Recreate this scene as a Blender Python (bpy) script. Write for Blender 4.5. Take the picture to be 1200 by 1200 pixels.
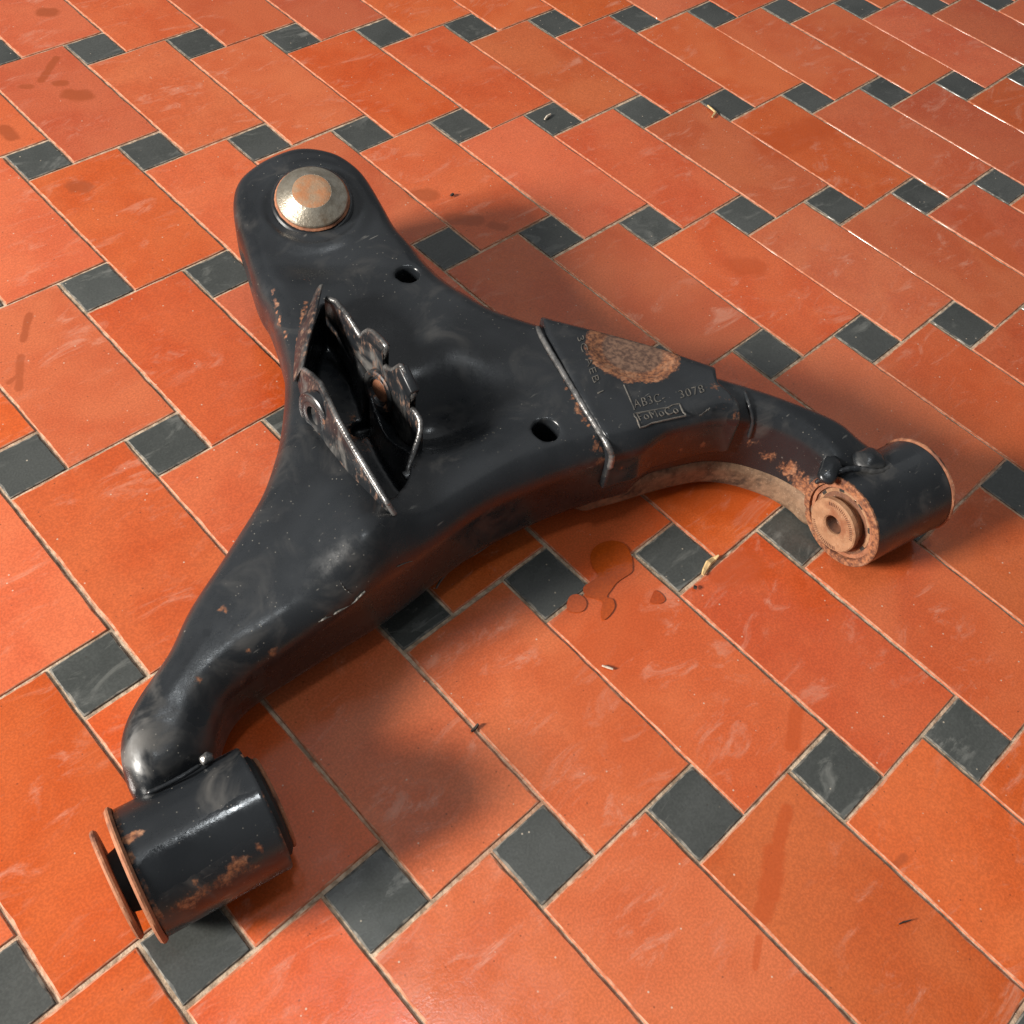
import bpy, bmesh, math, random
import numpy as np
from mathutils import Vector, Matrix

random.seed(7); rng = np.random.RandomState(11)
SC = 0.038                                   # one dark square with its joint is 38 mm; all shapes below are laid out in that unit
scene = bpy.context.scene
C = scene.collection
for o in list(bpy.data.objects): bpy.data.objects.remove(o)

# ------------------------------------------------------------------ camera
CR = np.array([[0.72609143, -0.67987603, 0.10276095], [-0.50825761, -0.63133888, -0.58573494], [0.46310413, 0.37306809, -0.80396192]])
CC = np.array([-5.727075, -19.39155, 13.448823])
CF = 1188.162
cam = bpy.data.cameras.new('camera'); cam_o = bpy.data.objects.new('camera', cam); C.objects.link(cam_o)
cam.sensor_width = 36.0; cam.lens = CF / 1200.0 * 36.0; cam.clip_start = 0.02; cam.clip_end = 50
M = Matrix(((CR[0][0], -CR[1][0], -CR[2][0], CC[0]*SC), (CR[0][1], -CR[1][1], -CR[2][1], CC[1]*SC),
            (CR[0][2], -CR[1][2], -CR[2][2], CC[2]*SC), (0, 0, 0, 1)))
cam_o.matrix_world = M
scene.camera = cam_o
scene.cycles.max_bounces = 5; scene.cycles.diffuse_bounces = 3; scene.cycles.glossy_bounces = 3; scene.cycles.caustics_reflective = False

# ------------------------------------------------------------------ light
scene.view_settings.view_transform = 'Standard'; scene.view_settings.look = 'None'
scene.view_settings.exposure = 0.08; scene.view_settings.gamma = 1.0
w = bpy.data.worlds.new('World'); scene.world = w; w.use_nodes = True
bg = w.node_tree.nodes['Background']; bg.inputs[0].default_value = (0.94, 0.97, 1.0, 1); bg.inputs[1].default_value = 0.18

def area(name, target, az, el, dist, sx, sy, power, col):
    l = bpy.data.lights.new(name, 'AREA'); l.shape = 'RECTANGLE'; l.size = sx*SC; l.size_y = sy*SC
    l.energy = power; l.color = col
    o = bpy.data.objects.new(name, l); C.objects.link(o)
    a, e = math.radians(az), math.radians(el)
    t = Vector(target)*SC
    o.location = t + Vector((math.cos(a)*math.cos(e), math.sin(a)*math.cos(e), math.sin(e)))*dist*SC
    o.rotation_euler = (t - o.location).to_track_quat('-Z', 'Y').to_euler()
    return o
WINDOW = area('window_light', (-1, -13, 0), 158, 26.5, 68, 14, 14, 155, (1.0, 0.95, 0.88))
SKYLIGHT = area('skylight', (0, -12, 0), 50, 62, 90, 120, 90, 12, (0.98, 0.99, 1.0))
ROOFLIGHT = area('roof_light', (1.0, -13.6, 0), 250, 89, 72, 6.5, 6.5, 7, (0.92, 0.97, 1.0))

# ------------------------------------------------------------------ helpers
def at(x, y, z):
    """point of the place seen at photo position (x, y) and standing z above the floor"""
    d = CR.T @ np.array([(x-600)/CF, (y-600)/CF, 1.0])
    return CC + d*(z - CC[2])/d[2]

def mesh_obj(name, verts, faces, mat, parent=None, smooth=True, attrs=None, org=None, sharp=None):
    me = bpy.data.meshes.new(name)
    V = np.asarray(verts, float)
    if org is not None: V = V - np.asarray(org, float)
    V = V*SC
    if isinstance(faces, np.ndarray):
        n = len(faces); k = faces.shape[1]
        me.vertices.add(len(V)); me.vertices.foreach_set('co', V.astype(np.float32).ravel())
        me.loops.add(n*k); me.loops.foreach_set('vertex_index', faces.astype(np.int32).ravel())
        me.polygons.add(n); me.polygons.foreach_set('loop_start', np.arange(0, n*k, k, dtype=np.int32))
        me.polygons.foreach_set('loop_total', np.full(n, k, dtype=np.int32))
        me.update(calc_edges=True); me.validate()
    else:
        me.from_pydata([tuple(v) for v in V], [], [tuple(f) for f in faces]); me.update()
    if smooth: me.polygons.foreach_set('use_smooth', np.ones(len(me.polygons), dtype=bool))
    for k, v in (attrs or {}).items():
        a = me.attributes.new(k, 'FLOAT', 'POINT'); a.data.foreach_set('value', np.asarray(v, np.float32))
    if sharp is not None: me.set_sharp_from_angle(angle=math.radians(sharp))
    o = bpy.data.objects.new(name, me); C.objects.link(o)
    if mat: me.materials.append(mat)
    if parent: o.parent = parent
    return o

def fix_normals(o):
    bm = bmesh.new(); bm.from_mesh(o.data); bmesh.ops.recalc_face_normals(bm, faces=bm.faces[:]); bm.to_mesh(o.data); bm.free()

# ------------------------------------------------------------------ materials
def new_mat(name):
    m = bpy.data.materials.new(name); m.use_nodes = True
    nt = m.node_tree; nt.nodes.clear()
    out = nt.nodes.new('ShaderNodeOutputMaterial'); b = nt.nodes.new('ShaderNodeBsdfPrincipled')
    nt.links.new(b.outputs[0], out.inputs[0])
    return m, nt, b
class N:
    def __init__(s, nt): s.nt = nt
    def _set(s, sock, v):
        if v is None: return
        if isinstance(v, bpy.types.NodeSocket): s.nt.links.new(v, sock)
        else:
            if isinstance(v, tuple) and len(v) == 3 and sock.type == 'RGBA': v = v + (1,)
            sock.default_value = v
    def noise(s, vec, scale, detail=4, rough=.55, dist=0, w=None):
        n = s.nt.nodes.new('ShaderNodeTexNoise')
        if w is not None: n.noise_dimensions = '4D'; s._set(n.inputs['W'], w)
        s._set(n.inputs['Vector'], vec); n.inputs['Scale'].default_value = scale; n.inputs['Detail'].default_value = detail
        n.inputs['Roughness'].default_value = rough; n.inputs['Distortion'].default_value = dist
        return n.outputs[0]
    def voro(s, vec, scale, rnd=1.0):
        n = s.nt.nodes.new('ShaderNodeTexVoronoi'); s._set(n.inputs['Vector'], vec); n.inputs['Scale'].default_value = scale
        n.inputs['Randomness'].default_value = rnd
        return n.outputs['Distance'], n.outputs['Color']
    def ramp(s, v, a, b, smooth=True, lo=0.0, hi=1.0):
        n = s.nt.nodes.new('ShaderNodeMapRange'); n.interpolation_type = 'SMOOTHSTEP' if smooth else 'LINEAR'
        s._set(n.inputs[0], v); n.inputs[1].default_value = a; n.inputs[2].default_value = b
        n.inputs[3].default_value = lo; n.inputs[4].default_value = hi
        return n.outputs[0]
    def math(s, op, a, b=None, c=None):
        n = s.nt.nodes.new('ShaderNodeMath'); n.operation = op; s._set(n.inputs[0], a); s._set(n.inputs[1], b); s._set(n.inputs[2], c)
        return n.outputs[0]
    def mix(s, f, a, b):
        n = s.nt.nodes.new('ShaderNodeMix'); n.data_type = 'RGBA'; s._set(n.inputs[0], f); s._set(n.inputs[6], a); s._set(n.inputs[7], b)
        return n.outputs[2]
    def mixf(s, f, a, b):
        n = s.nt.nodes.new('ShaderNodeMix'); n.data_type = 'FLOAT'; s._set(n.inputs[0], f); s._set(n.inputs[2], a); s._set(n.inputs[3], b)
        return n.outputs[0]
    def attr(s, name):
        n = s.nt.nodes.new('ShaderNodeAttribute'); n.attribute_name = name; return n.outputs['Fac']
    def pos(s): return s.nt.nodes.new('ShaderNodeNewGeometry').outputs['Position']
    def objrand(s): return s.nt.nodes.new('ShaderNodeObjectInfo').outputs['Random']
    def mapv(s, vec, loc=(0, 0, 0), rot=(0, 0, 0), scale=(1, 1, 1)):
        n = s.nt.nodes.new('ShaderNodeMapping'); s._set(n.inputs[0], vec)
        n.inputs[1].default_value = loc; n.inputs[2].default_value = rot; n.inputs[3].default_value = scale
        return n.outputs[0]
    def bump(s, h, strength, dist):
        n = s.nt.nodes.new('ShaderNodeBump'); s._set(n.inputs['Height'], h)
        n.inputs['Strength'].default_value = strength; n.inputs['Distance'].default_value = dist
        return n.outputs[0]
    def hsv(s, col, h=.5, sat=1., v=1.):
        n = s.nt.nodes.new('ShaderNodeHueSaturation'); s._set(n.inputs['Color'], col); s._set(n.inputs['Hue'], h)
        s._set(n.inputs['Saturation'], sat); s._set(n.inputs['Value'], v)
        return n.outputs[0]

def seg_mask(n, p, marks):
    """soft-edged soaked, spotted and shaded marks: each a stroke from a to b (floor position, metres) with a radius"""
    nt = n.nt; tot = None
    wob = nt.nodes.new('ShaderNodeTexNoise'); nt.links.new(p, wob.inputs['Vector']); wob.inputs['Scale'].default_value = 130; wob.inputs['Detail'].default_value = 3
    def vm(op, a, b):
        k = nt.nodes.new('ShaderNodeVectorMath'); k.operation = op
        for sk, v in ((k.inputs[0], a), (k.inputs[1], b)):
            if isinstance(v, bpy.types.NodeSocket): nt.links.new(v, sk)
            elif v is not None: sk.default_value = v
        return k
    wv_ = n.math('MULTIPLY_ADD', wob.outputs[0], .9, -.45)
    for (a, b, r, st) in marks:
        ab = (b[0]-a[0], b[1]-a[1], 0); L = max(ab[0]**2+ab[1]**2, 1e-9)
        q = vm('SUBTRACT', p, (a[0], a[1], 0)).outputs[0]
        t = nt.nodes.new('ShaderNodeClamp'); nt.links.new(n.math('MULTIPLY', vm('DOT_PRODUCT', q, ab).outputs['Value'], 1/L), t.inputs[0])
        sc_ = vm('SCALE', ab, None); nt.links.new(t.outputs[0], sc_.inputs['Scale'])
        d = vm('LENGTH', vm('SUBTRACT', q, sc_.outputs[0]).outputs[0], None).outputs['Value']
        m = n.ramp(n.math('ADD', n.math('MULTIPLY', d, 1/r), wv_), 1.25, .62, lo=0, hi=st)
        tot = m if tot is None else n.math('MAXIMUM', tot, m)
    return tot
def mk(x0, y0, x1, y1, r, st):
    a, b = at(x0, y0, 0)*SC, at(x1, y1, 0)*SC
    return ((a[0], a[1]), (b[0], b[1]), r*SC, st)
SOAKED = [mk(922, 950, 910, 1000, .10, .6), mk(908, 1000, 902, 1045, .16, .62), mk(902, 1045, 893, 1072, .13, .55), mk(890, 1100, 885, 1134, .05, .5), mk(935, 828, 928, 874, .11, .6), mk(866, 311, 884, 312, .30, .55),
          mk(847, 668, 874, 662, .38, .55), mk(800, 566, 870, 590, .5, .5), mk(750, 720, 700, 770, .5, .35), mk(690, 800, 740, 870, .8, .3), mk(905, 170, 960, 150, .5, .5), mk(1140, 260, 1170, 300, .5, .4)]
SPOTS = [mk(88, 218, 98, 218, .20, .75), mk(51, 14, 60, 14, .20, .8), mk(82, 110, 98, 112, .22, .8), mk(66, 97, 74, 97, .12, .8), mk(27, 101, 35, 101, .10, .7), mk(66, 68, 48, 94, .09, .8),
         mk(34, 368, 27, 398, .07, .8), mk(24, 418, 22, 455, .07, .7), mk(20, 440, 10, 448, .05, .7), mk(4, 150, 14, 160, .16, .8), mk(490, 228, 504, 228, .22, .7), mk(530, 256, 558, 258, .20, .6), mk(578, 264, 588, 266, .14, .6), mk(1060, 1004, 1046, 1018, .06, .6)]  # two blots at the head's cast shadow: stain with that shade painted in

def tile_mat(name, c1, c2, dust, dustamt, rough, dark=False, marks=None):
    m, nt, b = new_mat(name); n = N(nt); p0 = n.pos(); r = n.objrand()
    sc0 = nt.nodes.new('ShaderNodeVectorMath'); sc0.operation = 'SCALE'; sc0.inputs[0].default_value = (31.7, 17.3, 5.1); nt.links.new(r, sc0.inputs['Scale'])
    ad = nt.nodes.new('ShaderNodeVectorMath'); nt.links.new(p0, ad.inputs[0]); nt.links.new(sc0.outputs[0], ad.inputs[1]); p = ad.outputs[0]
    big = n.noise(p, 16, 2, .5, .5); mid = n.noise(p, 62, 3, .6); fine = n.noise(p, 800, 1, .5)
    col = n.mix(n.ramp(big, .3, .7), c1, c2)
    col = n.mix(n.math('MULTIPLY', n.ramp(mid, .45, .75), .45), col, c2)
    grain = n.ramp(fine, .25, .8, lo=.85, hi=1.12)
    rv = n.math('MULTIPLY_ADD', r, .26, .84)
    r2 = n.math('FRACT', n.math('MULTIPLY', r, 7.31)); r3 = n.math('FRACT', n.math('MULTIPLY', r, 13.7))
    col = n.hsv(col, n.math('MULTIPLY_ADD', r2, .006, .497), n.math('MULTIPLY_ADD', r3, .06, .96), n.math('MULTIPLY', grain, rv))
    # dried wash marks: broken, pulled along one direction
    sw = n.mapv(p, rot=(0, 0, .5), scale=(1.0, 2.4, 1))
    dm = n.math('MULTIPLY', n.math('MULTIPLY', n.ramp(n.noise(sw, 24, 5, .70, 1.0), .52, .76), n.ramp(big, .62, .40)), dustamt)
    # grit: pale and dark specks
    vd, vc = n.voro(p, 300)
    sep = nt.nodes.new('ShaderNodeSeparateColor'); nt.links.new(vc, sep.inputs[0])
    sp = n.math('MULTIPLY', n.ramp(vd, .20, .10), n.ramp(sep.outputs[0], .955, .965))
    dk = n.math('MULTIPLY', n.ramp(vd, .20, .11), n.ramp(sep.outputs[1], .94, .95))
    col = n.mix(n.math('MULTIPLY', dk, .5), col, (.03, .018, .012))
    col = n.mix(dm, col, dust)
    col = n.mix(n.math('MULTIPLY', sp, .7), col, (.62, .52, .40))
    ro = n.math('ADD', n.ramp(mid, .3, .75, lo=rough-.05, hi=rough+.10), n.math('MULTIPLY', dm, .35))
    if marks:
        for ml, cc, dr in marks:
            so = seg_mask(n, p0, ml); col = n.mix(so, col, cc); ro = n.math('SUBTRACT', ro, n.math('MULTIPLY', so, dr))
    nt.links.new(col, b.inputs['Base Color'])
    nt.links.new(ro, b.inputs['Roughness'])
    b.inputs['IOR'].default_value = 1.5
    nt.links.new(n.bump(n.math('ADD', n.math('MULTIPLY', n.noise(p, 45, 2, .6), 1.4), n.math('MULTIPLY', fine, .25)), .16, .0008), b.inputs['Normal'])
    return m
M_TILE = tile_mat('red_quarry_tile', (.54, .090, .020), (.60, .128, .038), (.70, .37, .26), .45, .19)
M_TILE_S = tile_mat('soaked_red_tile', (.54, .090, .020), (.60, .128, .038), (.70, .37, .26), .45, .19, False, [(SOAKED, (.44, .062, .006), .06)])
M_TILE_D = tile_mat('spotted_red_tile', (.54, .090, .020), (.60, .128, .038), (.70, .37, .26), .45, .19, False, [(SPOTS, (.33, .066, .018), .0)])
def edge_mat():
    m, nt, b = new_mat('chalky_tile_edge'); n = N(nt); a = n.noise(n.pos(), 220, 3, .6)
    nt.links.new(n.mix(n.ramp(a, .35, .65), (.42, .12, .05), (.54, .26, .16)), b.inputs['Base Color']); b.inputs['Roughness'].default_value = .75
    return m
M_EDGE = edge_mat()
def dark_edge_mat():
    m, nt, b = new_mat('chalky_dark_edge'); n = N(nt); a = n.noise(n.pos(), 220, 3, .6)
    nt.links.new(n.mix(n.ramp(a, .35, .65), (.06, .06, .055), (.20, .18, .15)), b.inputs['Base Color']); b.inputs['Roughness'].default_value = .75
    return m
M_DKEDGE = dark_edge_mat()
M_DARK = tile_mat('slate_black_tile', (.050, .054, .050), (.072, .076, .071), (.24, .24, .22), .65, .24, True)

def grout_mat():
    m, nt, b = new_mat('sandy_grout'); n = N(nt); p = n.pos()
    a = n.noise(p, 160, 5, .7); c = n.noise(p, 30, 3, .6); e = n.noise(p, 9, 2)
    col = n.mix(n.ramp(a, .35, .65), (.27, .185, .12), (.60, .46, .33))
    col = n.mix(n.math('MULTIPLY', n.ramp(c, .54, .68), .6), col, (.13, .085, .055))
    col = n.mix(n.math('MULTIPLY', n.ramp(e, .5, .65), .35), col, (.52, .20, .10))
    nt.links.new(col, b.inputs['Base Color']); b.inputs['Roughness'].default_value = .92
    nt.links.new(n.bump(a, .9, .0012), b.inputs['Normal'])
    return m
M_GROUT = grout_mat()

def paint_mat(name, wear=0.0, rust_c=(.33, .13, .055), rust_c2=(.10, .035, .018), rough=.27):
    m, nt, b = new_mat(name); n = N(nt); p = n.pos()
    ra = n.attr('rust'); wa = n.attr('wet'); da = n.attr('dust')
    a = n.noise(p, 120, 5, .70); c = n.noise(p, 18, 2, .55); f = n.noise(p, 420, 2, .6)
    st = n.noise(n.mapv(p, rot=(.2, .1, .6), scale=(1, 1, .35)), 330, 2, .7)
    base = n.mix(n.ramp(c, .35, .68), (.0095, .0110, .0130), (.019, .0215, .0245))
    wet = n.ramp(n.math('ADD', wa, n.math('MULTIPLY_ADD', n.noise(p, 95, 4, .6), .9, -.45)), .42, .50)
    # thin grey dust film and pale scratches
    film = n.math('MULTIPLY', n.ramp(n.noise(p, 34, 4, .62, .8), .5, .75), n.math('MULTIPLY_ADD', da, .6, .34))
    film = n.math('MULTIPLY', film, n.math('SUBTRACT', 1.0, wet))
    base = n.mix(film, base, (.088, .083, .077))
    scv = n.mapv(p, rot=(.3, .2, 1.1), scale=(.12, 1, 1)); scv2 = n.mapv(p, rot=(.1, -.3, -.4), scale=(.1, 1, 1))
    scr = n.math('MULTIPLY', n.ramp(n.noise(scv, 330, 2, .5, .3), .71, .75), n.ramp(n.noise(p, 40, 2), .52, .60))
    scr = n.math('MAXIMUM', scr, n.math('MULTIPLY', n.ramp(n.noise(scv2, 290, 2, .5, .2), .72, .76), n.ramp(n.noise(n.mapv(p, loc=(5, 2, 1)), 36, 2), .54, .62)))
    base = n.mix(n.math('MULTIPLY', scr, .5), base, (.22, .21, .19))
    vd, vc = n.voro(p, 620)
    sep = nt.nodes.new('ShaderNodeSeparateColor'); nt.links.new(vc, sep.inputs[0])
    sp = n.math('MULTIPLY', n.ramp(vd, .26, .12), n.ramp(sep.outputs[0], .92, .93))
    sp = n.math('MULTIPLY', sp, n.ramp(n.noise(p, 16, 2), .40, .62, lo=.05, hi=.6))
    base = n.mix(n.math('MULTIPLY', sp, .75), base, (.48, .44, .37))
    # rust where the paint has gone
    k = n.math('ADD', n.math('MULTIPLY', ra, 1.5), n.math('MULTIPLY_ADD', n.math('MULTIPLY_ADD', a, .55, n.math('MULTIPLY', st, .45)), 2.9, -2.15))
    k = n.math('ADD', k, wear)
    rf = n.ramp(k, -.06, .40)
    rc = n.mix(n.ramp(f, .35, .7), rust_c2, rust_c)
    rc = n.mix(n.math('MULTIPLY', n.ramp(a, .5, .72), .5), rc, (.48, .26, .15))
    rc = n.mix(n.math('MULTIPLY', n.ramp(da, 1.0, 1.6), .75), rc, n.mix(n.ramp(f, .3, .7), (.06, .035, .025), (.135, .09, .066)))
    col = n.mix(rf, base, rc)
    nt.links.new(col, b.inputs['Base Color'])
    ro = n.ramp(a, .25, .8, lo=rough-.07, hi=rough+.13)
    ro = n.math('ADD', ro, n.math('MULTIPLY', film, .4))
    ro = n.mixf(rf, ro, .82)
    ro = n.mixf(wet, ro, n.ramp(a, .3, .7, lo=.05, hi=.20))
    nt.links.new(ro, b.inputs['Roughness'])
    b.inputs['IOR'].default_value = 1.52
    h = n.math('ADD', n.math('MULTIPLY', f, .16), n.math('MULTIPLY', c, .6))
    nt.links.new(n.bump(h, .35, .0008), b.inputs['Normal'])
    return m
M_PAINT = paint_mat('black_chassis_paint')
M_WORN = paint_mat('worn_black_paint', .20, rough=.33)

def rust_mat(name, c1, c2, c3, rough=.8, metal=0.0):
    m, nt, b = new_mat(name); n = N(nt); p = n.pos()
    a = n.noise(p, 130, 6, .68); c = n.noise(p, 45, 4, .6); f = n.noise(p, 700, 3)
    col = n.mix(n.ramp(a, .32, .68), c1, c2); col = n.mix(n.ramp(c, .52, .70), col, c3)
    col = n.mix(n.math('MULTIPLY', n.ramp(f, .6, .75), .4), col, (.55, .40, .28))
    nt.links.new(col, b.inputs['Base Color']); b.inputs['Roughness'].default_value = rough; b.inputs['Metallic'].default_value = metal
    nt.links.new(n.bump(n.math('ADD', a, n.math('MULTIPLY', f, .4)), .6, .0007), b.inputs['Normal'])
    return m
M_RUST = rust_mat('orange_rust', (.25, .090, .042), (.36, .150, .075), (.12, .045, .026))
M_TAN = rust_mat('dusty_tan_rust', (.27, .135, .068), (.38, .205, .11), (.22, .082, .036))
M_DKRUST = rust_mat('dark_brown_rust', (.12, .05, .03), (.22, .095, .05), (.06, .03, .02))
M_EARTH = rust_mat('dried_mud_coat', (.13, .075, .042), (.27, .165, .098), (.028, .019, .014), .8)
M_STEEL = rust_mat('stained_plated_steel', (.36, .31, .24), (.55, .50, .41), (.26, .17, .10), .36, .85)
M_CAPTOP = rust_mat('rust_bloomed_steel', (.32, .22, .14), (.42, .17, .07), (.30, .27, .19), .60, .25)
M_BEAD = rust_mat('bare_weld_steel', (.10, .10, .10), (.30, .29, .28), (.03, .03, .032), .34, .7)
M_MARK = rust_mat('scuffed_stamp_edge', (.062, .059, .054), (.125, .115, .10), (.024, .024, .024), .5)
def plain(name, col, rough, metal=0):
    m, nt, b = new_mat(name); n = N(nt); p = n.pos()
    a = n.noise(p, 220, 4, .6)
    nt.links.new(n.mix(n.ramp(a, .3, .7), tuple(x*.7 for x in col), tuple(min(1, x*1.3) for x in col)), b.inputs['Base Color'])
    b.inputs['Roughness'].default_value = rough; b.inputs['Metallic'].default_value = metal
    nt.links.new(n.bump(a, .3, .0005), b.inputs['Normal'])
    return m
M_RUBBER_DARK = plain('black_rubber_and_hole_dark', (.012, .012, .012), .7)
M_STRAW = plain('pale_dry_wood', (.62, .42, .20), .7)
M_GRIT = plain('dark_grit', (.03, .025, .02), .8)
M_PALE = plain('pale_paint_flake', (.6, .52, .42), .7)

M_OIL = tile_mat('wet_oily_tile', (.39, .062, .009), (.45, .076, .013), (.50, .14, .05), .15, .07, True)

# ------------------------------------------------------------------ floor
def tag(o, label, cat, group=None):
    o['label'] = label; o['category'] = cat
    if group: o['group'] = group
floor = mesh_obj('floor', [(-26, -34, -.030), (34, -34, -.030), (34, 26, -.030), (-26, 26, -.030)], [(0, 1, 2, 3)], M_GROUT, smooth=False)
floor['kind'] = 'structure'; floor['label'] = 'sandy grout bed under the red and black tile floor'

def tile_mesh(name, w, d, seed):
    """one tile: slightly uneven edges, worn arris, top at z 0"""
    r = np.random.RandomState(seed)
    nx, ny = (9, 17) if d > w*1.5 else (7, 7)
    per = []
    for i in range(nx): per.append((-w/2 + w*i/nx, -d/2))
    for i in range(ny): per.append((w/2, -d/2 + d*i/ny))
    for i in range(nx): per.append((w/2 - w*i/nx, d/2))
    for i in range(ny): per.append((-w/2, d/2 - d*i/ny))
    per = np.array(per); n = len(per)
    cen = -per/np.linalg.norm(per, axis=1)[:, None]
    jit = r.rand(n)**3*.022
    rings = []
    for ins, z, j in ((0, -.10, 0), (0, -.014, 0), (.006, -.004, .5), (.016, 0, 1)):
        q = per.copy()
        q[:, 0] -= np.sign(q[:, 0])*np.minimum(ins + jit*j, abs(q[:, 0]))*(abs(abs(q[:, 0])-w/2) < 1e-6)
        q[:, 1] -= np.sign(q[:, 1])*np.minimum(ins + jit*j, abs(q[:, 1]))*(abs(abs(q[:, 1])-d/2) < 1e-6)
        rings.append(np.c_[q, np.full(n, z) - (jit*.35 if j else 0)])
    V = np.vstack(rings); F = []
    for k in range(3):
        for i in range(n): j2 = (i+1) % n; F.append((k*n+i, k*n+j2, (k+1)*n+j2, (k+1)*n+i))
    F.append(tuple(range(3*n, 4*n)))
    o = mesh_obj(name, V, F, None, smooth=True, sharp=60)
    me = o.data; me.polygons[len(me.polygons)-1].use_smooth = False
    for k_ in range(n, 3*n): me.polygons[k_].material_index = 1
    bpy.data.objects.remove(o)
    return me
RECTS = [tile_mesh('tile', 1.95, 3.95, 100+i) for i in range(5)]
SQS = [tile_mesh('dark_tile', .942, .942, 200+i) for i in range(5)]
for m in RECTS: m.materials.append(M_TILE); m.materials.append(M_EDGE)
for m in SQS: m.materials.append(M_DARK); m.materials.append(M_DKEDGE)
def marked(marks, cx, cy):
    for a, b, r_, st in marks:
        for t in (0, .5, 1):
            x, y = (a[0]+(b[0]-a[0])*t)/SC, (a[1]+(b[1]-a[1])*t)/SC
            if abs(x-cx) < 1 + r_/SC*1.3 and abs(y-cy) < 2 + r_/SC*1.3: return True
    return False
def seen(x, y, mrg):
    c = CR @ (np.array([x, y, 0]) - CC)
    if c[2] < 2: return False
    return abs(CF*c[0]/c[2]) < 600+mrg and abs(CF*c[1]/c[2]) < 600+mrg
for i in range(-14, 26):
    for j in range(-10, 14):
        u0, v0 = 2*i - j, i + 4*j
        for kind, cx, cy in (('tile', u0+2, -(v0-1)), ('dark_tile', u0+.5, -(v0+.5))):
            if not seen(cx, cy, 190 if kind == 'tile' else 110): continue
            me = random.choice(RECTS if kind == 'tile' else SQS)
            o = bpy.data.objects.new(kind, me); C.objects.link(o); o.parent = floor
            if kind == 'tile' and (marked(SOAKED, cx, cy) or marked(SPOTS, cx, cy)):
                o.material_slots[0].link = 'OBJECT'; o.material_slots[0].material = M_TILE_S if marked(SOAKED, cx, cy) else M_TILE_D
            o.location = ((cx+random.uniform(-.012, .012))*SC, (cy+random.uniform(-.012, .012))*SC, random.uniform(-.007, -.001)*SC)
            o.rotation_euler = (random.gauss(0, .0007), random.gauss(0, .0006), random.choice((0, math.pi)) + random.gauss(0, .0025))

# ------------------------------------------------------------------ control arm: volume modelling helpers
H = .04
X0, X1, Y0, Y1, Z0, Z1 = -5.3, 7.2, -18.0, -4.6, 0.0, 3.2
gx = np.arange(X0, X1, H, dtype=np.float32); gy = np.arange(Y0, Y1, H, dtype=np.float32); gz = np.arange(Z0, Z1, H, dtype=np.float32)
GX, GY = np.meshgrid(gx, gy, indexing='ij')

def spline(P, closed=True, n=8):
    P = np.asarray(P, float); m = len(P); out = []
    rngi = range(m) if closed else range(m-1)
    for i in rngi:
        if closed: a, b, c, d = P[i-1], P[i], P[(i+1) % m], P[(i+2) % m]
        else: a, b, c, d = P[max(i-1, 0)], P[i], P[i+1], P[min(i+2, m-1)]
        for t in np.arange(n)/n:
            out.append(.5*((2*b) + (-a+c)*t + (2*a-5*b+4*c-d)*t*t + (-a+3*b-3*c+d)*t**3))
    if not closed: out.append(P[-1])
    return np.array(out)

def poly_sdf(P, X=GX, Y=GY):
    """signed distance to a closed outline in plan, negative inside"""
    x = X.ravel().astype(np.float32); y = Y.ravel().astype(np.float32)
    best = np.full(x.shape, 1e9, np.float32); ins = np.zeros(x.shape, bool)
    n = len(P)
    for i in range(n):
        ax, ay = P[i][:2]; bx, by = P[(i+1) % n][:2]
        ex, ey = bx-ax, by-ay; L = ex*ex+ey*ey
        if L < 1e-12: continue
        t = np.clip(((x-ax)*ex + (y-ay)*ey)/L, 0, 1)
        d = (x-ax-t*ex)**2 + (y-ay-t*ey)**2
        np.minimum(best, d, out=best)
        c = (ay > y) != (by > y)
        if ay != by: ins ^= c & (x < ex*(y-ay)/(by-ay) + ax)
    d = np.sqrt(best); d[ins] *= -1
    return d.reshape(X.shape)

def tps(pts, X=GX, Y=GY, lam=.02):
    """smooth height sheet through control points (x, y, z)"""
    P = np.asarray(pts, float); n = len(P)
    def U(r2): return .5*r2*np.log(r2 + 1e-9)
    D = ((P[:, None, :2]-P[None, :, :2])**2).sum(2)
    A = np.zeros((n+3, n+3)); A[:n, :n] = U(D) + lam*np.eye(n); A[:n, n] = 1; A[:n, n+1:] = P[:, :2]; A[n, :n] = 1; A[n+1:, :n] = P[:, :2].T
    w_ = np.linalg.solve(A, np.r_[P[:, 2], 0, 0, 0])
    Z = w_[n] + w_[n+1]*X + w_[n+2]*Y
    for i in range(n): Z = Z + w_[i]*U((X-P[i, 0])**2 + (Y-P[i, 1])**2)
    return Z.astype(np.float32)

def slab(d2, zt, zb, r, rb=None):
    """outline d2 between height sheets zb and zt with rounded shoulders, as a volume"""
    zm = (zt+zb)/2; hh = (zt-zb)/2
    r = np.minimum(r, hh*.95)
    qx = (d2 + r)[:, :, None]; qz = np.abs(gz[None, None, :] - zm[:, :, None]) - hh[:, :, None] + r[:, :, None]
    return (np.sqrt(np.maximum(qx, 0)**2 + np.maximum(qz, 0)**2) + np.minimum(np.maximum(qx, qz), 0) - r[:, :, None]).astype(np.float32)

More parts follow.
